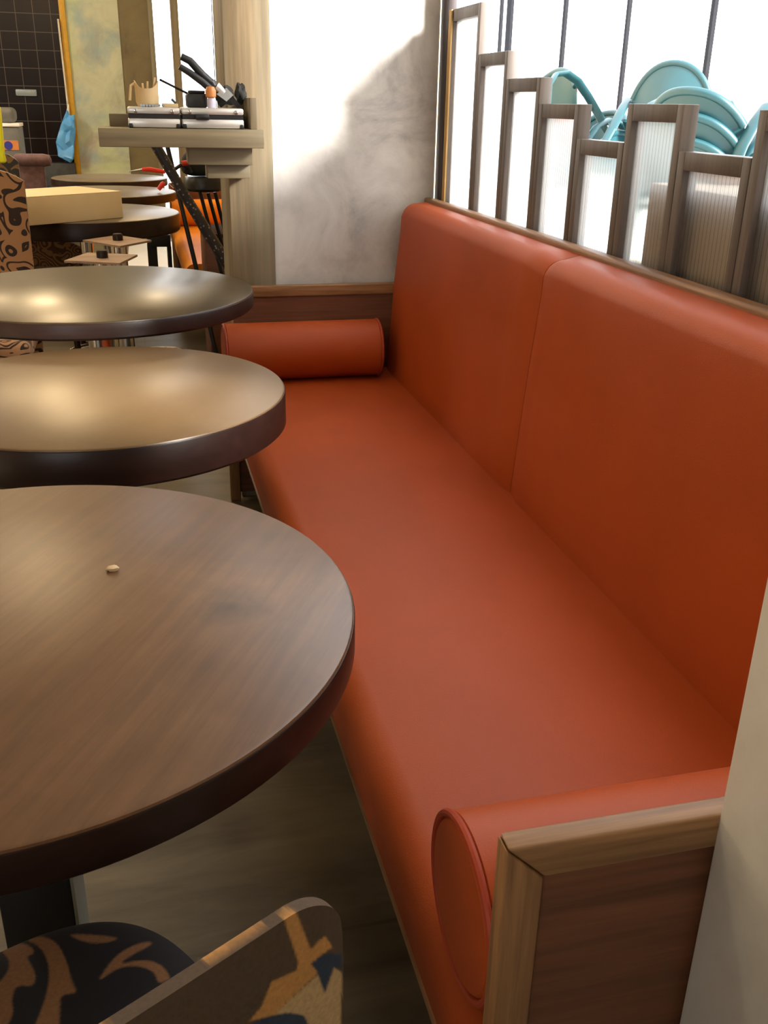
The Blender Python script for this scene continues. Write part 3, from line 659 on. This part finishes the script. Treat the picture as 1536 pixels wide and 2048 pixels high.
# rack carrying it
b = B(); tube(b, [(xe-.2, yy+.09, 0), (xe-.2, yy+.09, 1.45)], .015, 12); tube(b, [(xe-.33, yy+.09, 1.42), (xe-.02, yy+.09, 1.42)], .008, 8); tube(b, [(xe-.38, yy-.04, .015), (xe-.03, yy+.2, .015)], .012, 8); tube(b, [(xe-.38, yy+.2, .015), (xe-.03, yy-.04, .015)], .012, 8)
tag(obj('coat_stand', b, BLACKM), 'black coat stand carrying the yellow green jacket', 'coat stand')
# grey switch plate, broom handle, blue bag, dark skirting box
y_ = YB-.012; a = at(32, 192, y=y_); c = at(73, 179, y=y_)
b = B(); box(b, (a.x, y_-.01, a.z), (c.x, y_+.0125, c.z), .01); tag(obj('switch_plate', b, GREYL), 'grey rounded plate on the black tiled wall', 'switch plate')
y_ = YB-.12; b = B(); tube(b, [at(116, 38, y=y_), at(136, 215, y=y_), at(140, 260, y=y_)], .009, 10)
tag(obj('broom_handle', b, plain('white_handle', (216, 208, 192), .5)), 'slim whitish handle standing beside the yellow door trim', 'broom handle')
y_ = YB-.2
P = [(134, 219), (141, 232), (149, 228), (151, 262), (147, 318), (142, 326), (117, 312), (112, 284), (122, 250)]
P = [(at(a, b_, y=y_).x, at(a, b_, y=y_).z) for a, b_ in P]
t = thing('blue_bag', 'crumpled blue plastic bag hanging beside the yellow door trim', 'bag', (P[5][0], y_, P[5][1]))
b = B(); prism(b, P, y_-.04, y_+.04, 'Y', .012)
bmesh.ops.triangulate(b, faces=b.faces); bmesh.ops.subdivide_edges(b, edges=b.edges, cuts=3, use_grid_fill=True)
from mathutils import noise as mn
for v in b.verts: v.co.y += .05*mn.noise(v.co*11)+.03*mn.noise(v.co*27)
obj('bag_body', b, BAGBLUE, t)
b = B(); tube(b, [at(133, 225, y=y_), at(137, 208, y=y_+.02), at(138, 230, y=y_)], .005, 8); obj('tie', b, WHITE, t)
y_ = YB-.2; a = at(92, 365, y=y_); c = at(150, 326, y=y_)
b = B(); box(b, (a.x, y_, 0), (c.x, y_+.18, c.z), .01); tag(obj('black_crate', b, plain('scuffed_black', (38, 42, 44), .5, var=.5, scale=20)), 'scuffed black crate on the floor under the blue bag', 'crate')
# chrome ringed bucket under the third table
c = at(318, 700, z=.30)
t = thing('metal_basket', 'dark basket with chrome rim below the third table', 'basket', (c.x, c.y, 0))
b = B(); lathe(b, [(.10, 0), (.125, .28), (.118, .28), (.095, .01), (0, .01)], (c.x, c.y, 0), 32); obj('basket_body', b, GREYP, t)
b = B(); tube(b, [(c.x+.125*math.cos(2*PI*i/32), c.y+.125*math.sin(2*PI*i/32), .282) for i in range(33)], .005, 8, cap=False); obj('rim', b, CHROME, t)

# ------------------------------------------------------------------ nearest chair: patchwork back, scroll seat
def inside(p, poly):
    r = False; x, y = p; n = len(poly)
    for i in range(n):
        x1, y1 = poly[i]; x2, y2 = poly[(i+1) % n]
        if (y1 > y) != (y2 > y) and x < (x2-x1)*(y-y1)/(y2-y1)+x1: r = not r
    return r
cz = lambda L: [(a*.56, 1700+b_*.56) for a, b_ in L]
def smoothpoly(L, it=2):
    for _ in range(it):
        o = []
        for i in range(len(L)):
            a, b_ = L[i], L[(i+1) % len(L)]
            o += [(a[0]*.75+b_[0]*.25, a[1]*.75+b_[1]*.25), (a[0]*.25+b_[0]*.75, a[1]*.25+b_[1]*.75)]
        L = o
    return L
TAN, CREAM, NAVY, BRN, BLK = srgb((196, 142, 78)), srgb((196, 166, 118)), srgb((44, 58, 78)), srgb((84, 66, 48)), srgb((22, 19, 20))
back_print = [
 (cz([(900, 622), (940, 600), (1030, 580), (1085, 590), (1110, 640), (880, 660)]), NAVY),
 (cz([(1110, 400), (1165, 370), (1225, 370), (1218, 420), (1192, 422), (1160, 512), (1140, 450)]), NAVY),
 (cz([(1000, 205), (1050, 205), (1110, 355), (1160, 305), (1187, 345), (1110, 405), (1135, 440), (975, 590), (890, 612), (935, 560), (970, 470), (1060, 430), (1065, 400)]), TAN),
 (cz([(975, 590), (1135, 445), (1160, 512), (1194, 420), (1222, 440), (1215, 660), (1120, 660), (1085, 590), (1030, 580)]), CREAM),
 (cz([(720, 392), (940, 262), (930, 252), (714, 384)]), TAN), (cz([(330, 640), (415, 572), (395, 566), (300, 640)]), TAN)]  # last two strips are yellow piping with its highlight painted in
TAN2 = srgb((150, 104, 62))
seat_print = [(smoothpoly(cz(L)), TAN2) for L in (
 [(85, 320), (150, 305), (205, 330), (240, 400), (255, 470), (280, 512), (215, 515), (215, 570), (205, 700), (90, 700), (150, 570), (175, 480), (175, 400), (140, 340)],
 [(-80, 320), (60, 330), (110, 340), (125, 370), (90, 380), (130, 440), (120, 490), (60, 480), (40, 530), (50, 580), (20, 640), (-60, 700), (-60, 520), (35, 440), (30, 370)],
 [(240, 297), (430, 310), (400, 328), (330, 335), (270, 318)],
 [(345, 475), (400, 390), (460, 345), (530, 325), (550, 335), (470, 375), (420, 410), (510, 390), (570, 405), (600, 440), (610, 460), (565, 480), (555, 440), (510, 415), (440, 415), (390, 440)])]
sh = lambda P, dx, dy: [([(a+dx, b_+dy) for a, b_ in poly], col) for poly, col in P]
back_print += sh(back_print[:5], -330, 310)+sh(back_print[:5], 20, 430)+sh(back_print[:5], -620, 560)+sh(back_print[:5], -250, 820)
seat_print += sh(seat_print[:4], -600, 60)+sh(seat_print[:4], -180, 460)+sh(seat_print[:4], -700, 480)
def project(co):
    d = co-Vector((0, 0, H)); w_ = d.dot(fw)
    return 768+F_PX*d.dot(rt)/w_, 1024-F_PX*d.dot(up)/w_
A0 = Vector((.063, .487, .8)); ang = math.atan2(-.062, -.118)
ux = Vector((math.cos(ang), math.sin(ang), 0))          # along the back, towards the left
nrm = Vector((-ux.y, ux.x, 0)); nrm = nrm if nrm.y < 0 else -nrm    # outer face, towards the camera
t = thing('patchwork_chair', 'nearest chair with printed brown back and black and tan scroll seat', 'chair', (-.12, .6, 0))
W_, HT = .44, .8
right = A0 - ux*.046
def outl(n=70):
    pass
# backrest as a grid slab; u along width from right edge, v height
def slab(bm, NU, NV, base, W, zb, zt, th):
    g = {}
    for i in range(NU+1):
        for j in range(NV+1):
            u = W*i/NU; v_ = j/NV
            e = min(u, W-u); cr = .05
            drop = cr-math.sqrt(max(0, cr*cr-(cr-e)**2)) if e < cr else 0
            z = zb+(zt-drop-zb)*v_
            bow = .004*(1-(2*u/W-1)**2)
            for s_ in (0, 1):
                off = (th/2)*(1 if s_ == 0 else -1)*(1-.4*v_**10)*(1-.4*max(0, 1-e/.02))
                g[i, j, s_] = bm.verts.new(base+ux*u+nrm*(bow+off+.06*(z-zt)*-1*0)+Vector((0, 0, z-base.z)))
    def f(*k_): bm.faces.new([g[q] for q in k_])
    for i in range(NU):
        for j in range(NV):
            f((i, j, 0), (i+1, j, 0), (i+1, j+1, 0), (i, j+1, 0)); f((i, j, 1), (i, j+1, 1), (i+1, j+1, 1), (i+1, j, 1))
        f((i, 0, 0), (i, 0, 1), (i+1, 0, 1), (i+1, 0, 0)); f((i, NV, 0), (i+1, NV, 0), (i+1, NV, 1), (i, NV, 1))
    for j in range(NV):
        f((0, j, 0), (0, j+1, 0), (0, j+1, 1), (0, j, 1)); f((NU, j, 0), (NU, j, 1), (NU, j+1, 1), (NU, j+1, 0))
def paint(o, prints, base):
    prints = [(poly, col, min(q[0] for q in poly)-3, max(q[0] for q in poly)+3, min(q[1] for q in poly)-3, max(q[1] for q in poly)+3) for poly, col in prints]
    me = o.data; at_ = me.color_attributes.new('print', 'FLOAT_COLOR', 'POINT'); off = wloc(o)
    for i, v in enumerate(me.vertices):
        px, py = project(v.co+off); acc = [0.0]*4
        near = [(p_[0], p_[1]) for p_ in prints if p_[2] < px < p_[3] and p_[4] < py < p_[5]]
        if not near: at_.data[i].color = base; continue
        for dx, dy in ((-1.6, -1.6), (1.6, -1.6), (0, 0), (-1.6, 1.6), (1.6, 1.6)):
            c = base
            for poly, col in near:
                if inside((px+dx, py+dy), poly): c = col
            acc = [p_+q_/5 for p_, q_ in zip(acc, c)]
        at_.data[i].color = acc
b = B(); slab(b, 260, 260, right, W_, .40, HT, .017); o = obj('backrest', b, PRINT, t); paint(o, back_print, BRN)
# seat: rounded block, dense top
sd = -nrm                                         # facing direction
sc_ = right+ux*(W_/2-.025)+sd*.245; sc_.z = .46
b = B(); NS = 280; g = {}
def sq(u, v_):    # square grid to superellipse
    r_ = max(abs(u), abs(v_)); 
    if r_ < 1e-6: return 0, 0
    n_ = (abs(u/r_)**3.2+abs(v_/r_)**3.2)**(1/3.2); return u/n_, v_/n_
for i in range(NS+1):
    for j in range(NS+1):
        u, v_ = -1+2*i/NS, -1+2*j/NS; a, c_ = sq(u, v_); r_ = max(abs(u), abs(v_))
        g[i, j] = b.verts.new(sc_+ux*a*.235+sd*c_*.205+Vector((0, 0, -.025*r_**8)))
for i in range(NS):
    for j in range(NS): b.faces.new((g[i, j], g[i+1, j], g[i+1, j+1], g[i, j+1]))
rim = [g[i, 0] for i in range(NS)]+[g[NS, j] for j in range(NS)]+[g[i, NS] for i in range(NS, 0, -1)]+[g[0, j] for j in range(NS, 0, -1)]
low = [b.verts.new(v.co+Vector((0, 0, -.08))) for v in rim]; n = len(rim)
for i in range(n): b.faces.new((rim[i], low[i], low[(i+1) % n], rim[(i+1) % n]))
b.faces.new(low)
o = obj('seat', b, PRINT, t); paint(o, seat_print, BLK)
for a, c_ in ((-.19, -.17), (-.19, .16), (.19, -.17), (.19, .16)):
    q = sc_+ux*a+sd*c_; b = B(); tube(b, [(q.x, q.y, .36), (q.x, q.y, 0)], [.02, .013], 10); obj('leg', b, DKWOOD, t)

# ------------------------------------------------------------------ teal plastic chairs on the terrace
def teal_chair(label, loc, rotz, tilt=(0, 0)):
    t = thing('plastic_chair', label, 'chair', loc, 'teal plastic armchairs piled on the terrace', rotz)
    t.rotation_euler = (tilt[0], tilt[1], rotz)
    # seat shell
    b = B(); n = 14; g = {}
    for i in range(n+1):
        for j in range(n+1):
            u, v_ = -1+2*i/n, -1+2*j/n
            z = .42-.03*(1-u*u)*(1-.5*v_*v_)-.02*max(0, -v_)**2
            for s_ in (0, 1): g[i, j, s_] = b.verts.new((u*.22, v_*.22, z-.018*s_))
    for i in range(n):
        for j in range(n):
            b.faces.new((g[i, j, 0], g[i+1, j, 0], g[i+1, j+1, 0], g[i, j+1, 0])); b.faces.new((g[i, j, 1], g[i, j+1, 1], g[i+1, j+1, 1], g[i+1, j, 1]))
        for (p, q, r_, s_) in (((i, 0), (i+1, 0), 0, 0), ((i, n), (i+1, n), 0, 0), ((0, i), (0, i+1), 0, 0), ((n, i), (n, i+1), 0, 0)):
            b.faces.new((g[p+(0,)], g[q+(0,)], g[q+(1,)], g[p+(1,)]))
    obj('seat', b, TEAL, t, local=True)
    # curved back panel
    b = B(); g = {}; n = 16; m = 8
    for i in range(n+1):
        for j in range(m+1):
            a = math.radians(-62+124*i/n); v_ = j/m; u = abs(-1+2*i/n)
            top = .72-.14*u**2.2; z = .44+(top-.44)*v_
            R = .235+.03*v_
            for s_ in (0, 1): g[i, j, s_] = b.verts.new((R*math.sin(a)*1.0+0, .02+(R-.016*s_)*math.cos(a)*.95+.05*v_, z))
    for i in range(n):
        for j in range(m):
            b.faces.new((g[i, j, 0], g[i+1, j, 0], g[i+1, j+1, 0], g[i, j+1, 0])); b.faces.new((g[i, j, 1], g[i, j+1, 1], g[i+1, j+1, 1], g[i+1, j, 1]))
        b.faces.new((g[i, 0, 0], g[i, 0, 1], g[i+1, 0, 1], g[i+1, 0, 0])); b.faces.new((g[i, m, 0], g[i+1, m, 0], g[i+1, m, 1], g[i, m, 1]))
    for j in range(m):
        b.faces.new((g[0, j, 0], g[0, j+1, 0], g[0, j+1, 1], g[0, j, 1])); b.faces.new((g[n, j, 0], g[n, j, 1], g[n, j+1, 1], g[n, j+1, 0]))
    bk = obj('backrest', b, TEAL, t, local=True)
    pts = []
    for i in range(25):
        a = math.radians(-62+124*i/24); u = abs(-1+2*i/24); z = .72-.14*u**2.2; v_ = 1; R0 = .265
        pts.append(((R0-.008)*math.sin(a), .02+(R0-.008)*math.cos(a)*.95+.05, z))
    b = B(); tube(b, pts, .02, 10); obj('rolled_rim', b, TEAL, bk, local=True)
    # looped arm bands that run down into the legs
    for sx in (-1, 1):
        pts = [(sx*.27, -.27, .30), (sx*.275, -.245, .42), (sx*.28, -.20, .55), (sx*.285, -.12, .645), (sx*.285, -.02, .685), (sx*.28, .08, .665), (sx*.27, .16, .60), (sx*.25, .22, .50), (sx*.24, .25, .42), (sx*.24, .27, .30)]
        b = B(); tube(b, pts, .030, 12, .38, (sx, 0, 0)); obj('armrest', b, TEAL, t, local=True)
        b = B(); tube(b, [(sx*.27, -.27, .31), (sx*.27, -.30, .0)], [.028, .018], 10, .7); obj('leg', b, TEAL, t, local=True)
        b = B(); tube(b, [(sx*.24, .27, .31), (sx*.25, .31, .0)], [.028, .018], 10, .7); obj('leg', b, TEAL, t, local=True)
    return t
def place(src, label, loc, rot, ): 
    c = copy_tree(src); c.location = loc; c.rotation_euler = rot; c['label'] = label; return c
R_ = lambda a: math.radians(a)
ct = at(1428, 300, z=TZ+.66)
sx_, sy_ = 2.72, 4.42
src = teal_chair('teal plastic armchair, lowest of the right-hand pile', (sx_, sy_, TZ), R_(125))
place(src, 'teal plastic armchair, middle of the right-hand pile', (sx_, sy_, TZ+.105), (0, 0, R_(125)))
place(src, 'teal plastic armchair, topmost of the right-hand pile', (sx_, sy_, TZ+.21), (0, 0, R_(125)))
place(src, 'teal plastic armchair at the right edge beside the right-hand pile', (2.95, 3.85, TZ), (0, 0, R_(-20)))
place(src, 'teal plastic armchair standing alone under the middle tangle', (2.9, 5.2, TZ), (0, 0, R_(25)))
place(src, 'teal plastic armchair tipped up high in the middle tangle', (2.86, 5.24, TZ+.33), (R_(38), 0, R_(130)))
place(src, 'teal plastic armchair standing at left under the tipped one', (2.72, 5.95, TZ), (0, 0, R_(-70)))
place(src, 'teal plastic armchair stacked second in the left-hand pile', (2.72, 5.95, TZ+.105), (0, 0, R_(-70)))
place(src, 'teal plastic armchair leaning on top of the left-hand pile', (2.62, 5.72, TZ+.32), (R_(18), R_(-24), R_(-65)))

# ------------------------------------------------------------------ light
w = bpy.data.worlds.new('world'); S.world = w; w.use_nodes = True
bg = w.node_tree.nodes['Background']; bg.inputs[0].default_value = (.93, .97, 1, 1); bg.inputs[1].default_value = 7.0
def area(name, loc, sx, sy, rot, portal=False, power=0, col=(1, 1, 1)):
    l = bpy.data.lights.new(name, 'AREA'); l.shape = 'RECTANGLE'; l.size = sx; l.size_y = sy; l.energy = power; l.color = col
    if portal: l.cycles.is_portal = True
    o = bpy.data.objects.new(name, l); COL.objects.link(o); o.location = loc; o.rotation_euler = rot; return o
# portals face into the room (-x): guide sampling through the openings
area('portal_bay', (1.12, 1.88, 1.8), 1.64, 2.64, (0, R_(90), 0), True)
area('portal_back', (-1.9, -2.62, 1.7), 1.4, 1.4, (R_(90), 0, 0), True)
struct('wall_sun_block', box(B(), (1.11, .8, TZ), (2.46, .9, 4.6)), TANBLK, 'added terrace wall, out of view, that blocks sun from the tables')  # unseen wall added to keep sun off the tables and pilaster
sl = bpy.data.lights.new('sun', 'SUN'); sl.energy = 34; sl.angle = .22; sl.color = (1, .95, .88)
so = bpy.data.objects.new('sun', sl); COL.objects.link(so); so.rotation_euler = Vector((-.6, .7, -.42)).to_track_quat('-Z', 'Y').to_euler()
area('portal_far', (.63, YB+.12, 1.4), .7, 2.7, (R_(-90), 0, 0), True)
def lamp(loc, power, r=.09, col=(1, .74, .42)):
    l = bpy.data.lights.new('ceiling_and_fill_lamp', 'POINT'); l.energy = power; l.shadow_soft_size = r; l.color = col
    o = bpy.data.objects.new('ceiling_and_fill_lamp', l); COL.objects.link(o); o.location = loc
lamp((-1.55, 8.6, 2.4), 30); lamp((-.85, 7.2, 2.4), 55, .12); lamp((.35, 7.6, 2.4), 32, .12); lamp((-.5, 4.8, 2.45), 36, .15); lamp((-1.7, 1.6, 2.5), 30, .12); lamp((-2.4, 4.2, 2.5), 36, .12); lamp((-2.6, 7.4, 2.5), 150, .2, (1, .93, .82))  # last one is an unseen neutral fill, added to brighten the far room
S.view_settings.view_transform = 'Standard'; S.view_settings.look = 'None'; S.view_settings.gamma = 1; S.view_settings.use_curve_mapping = False
S.view_settings.exposure = -0.48
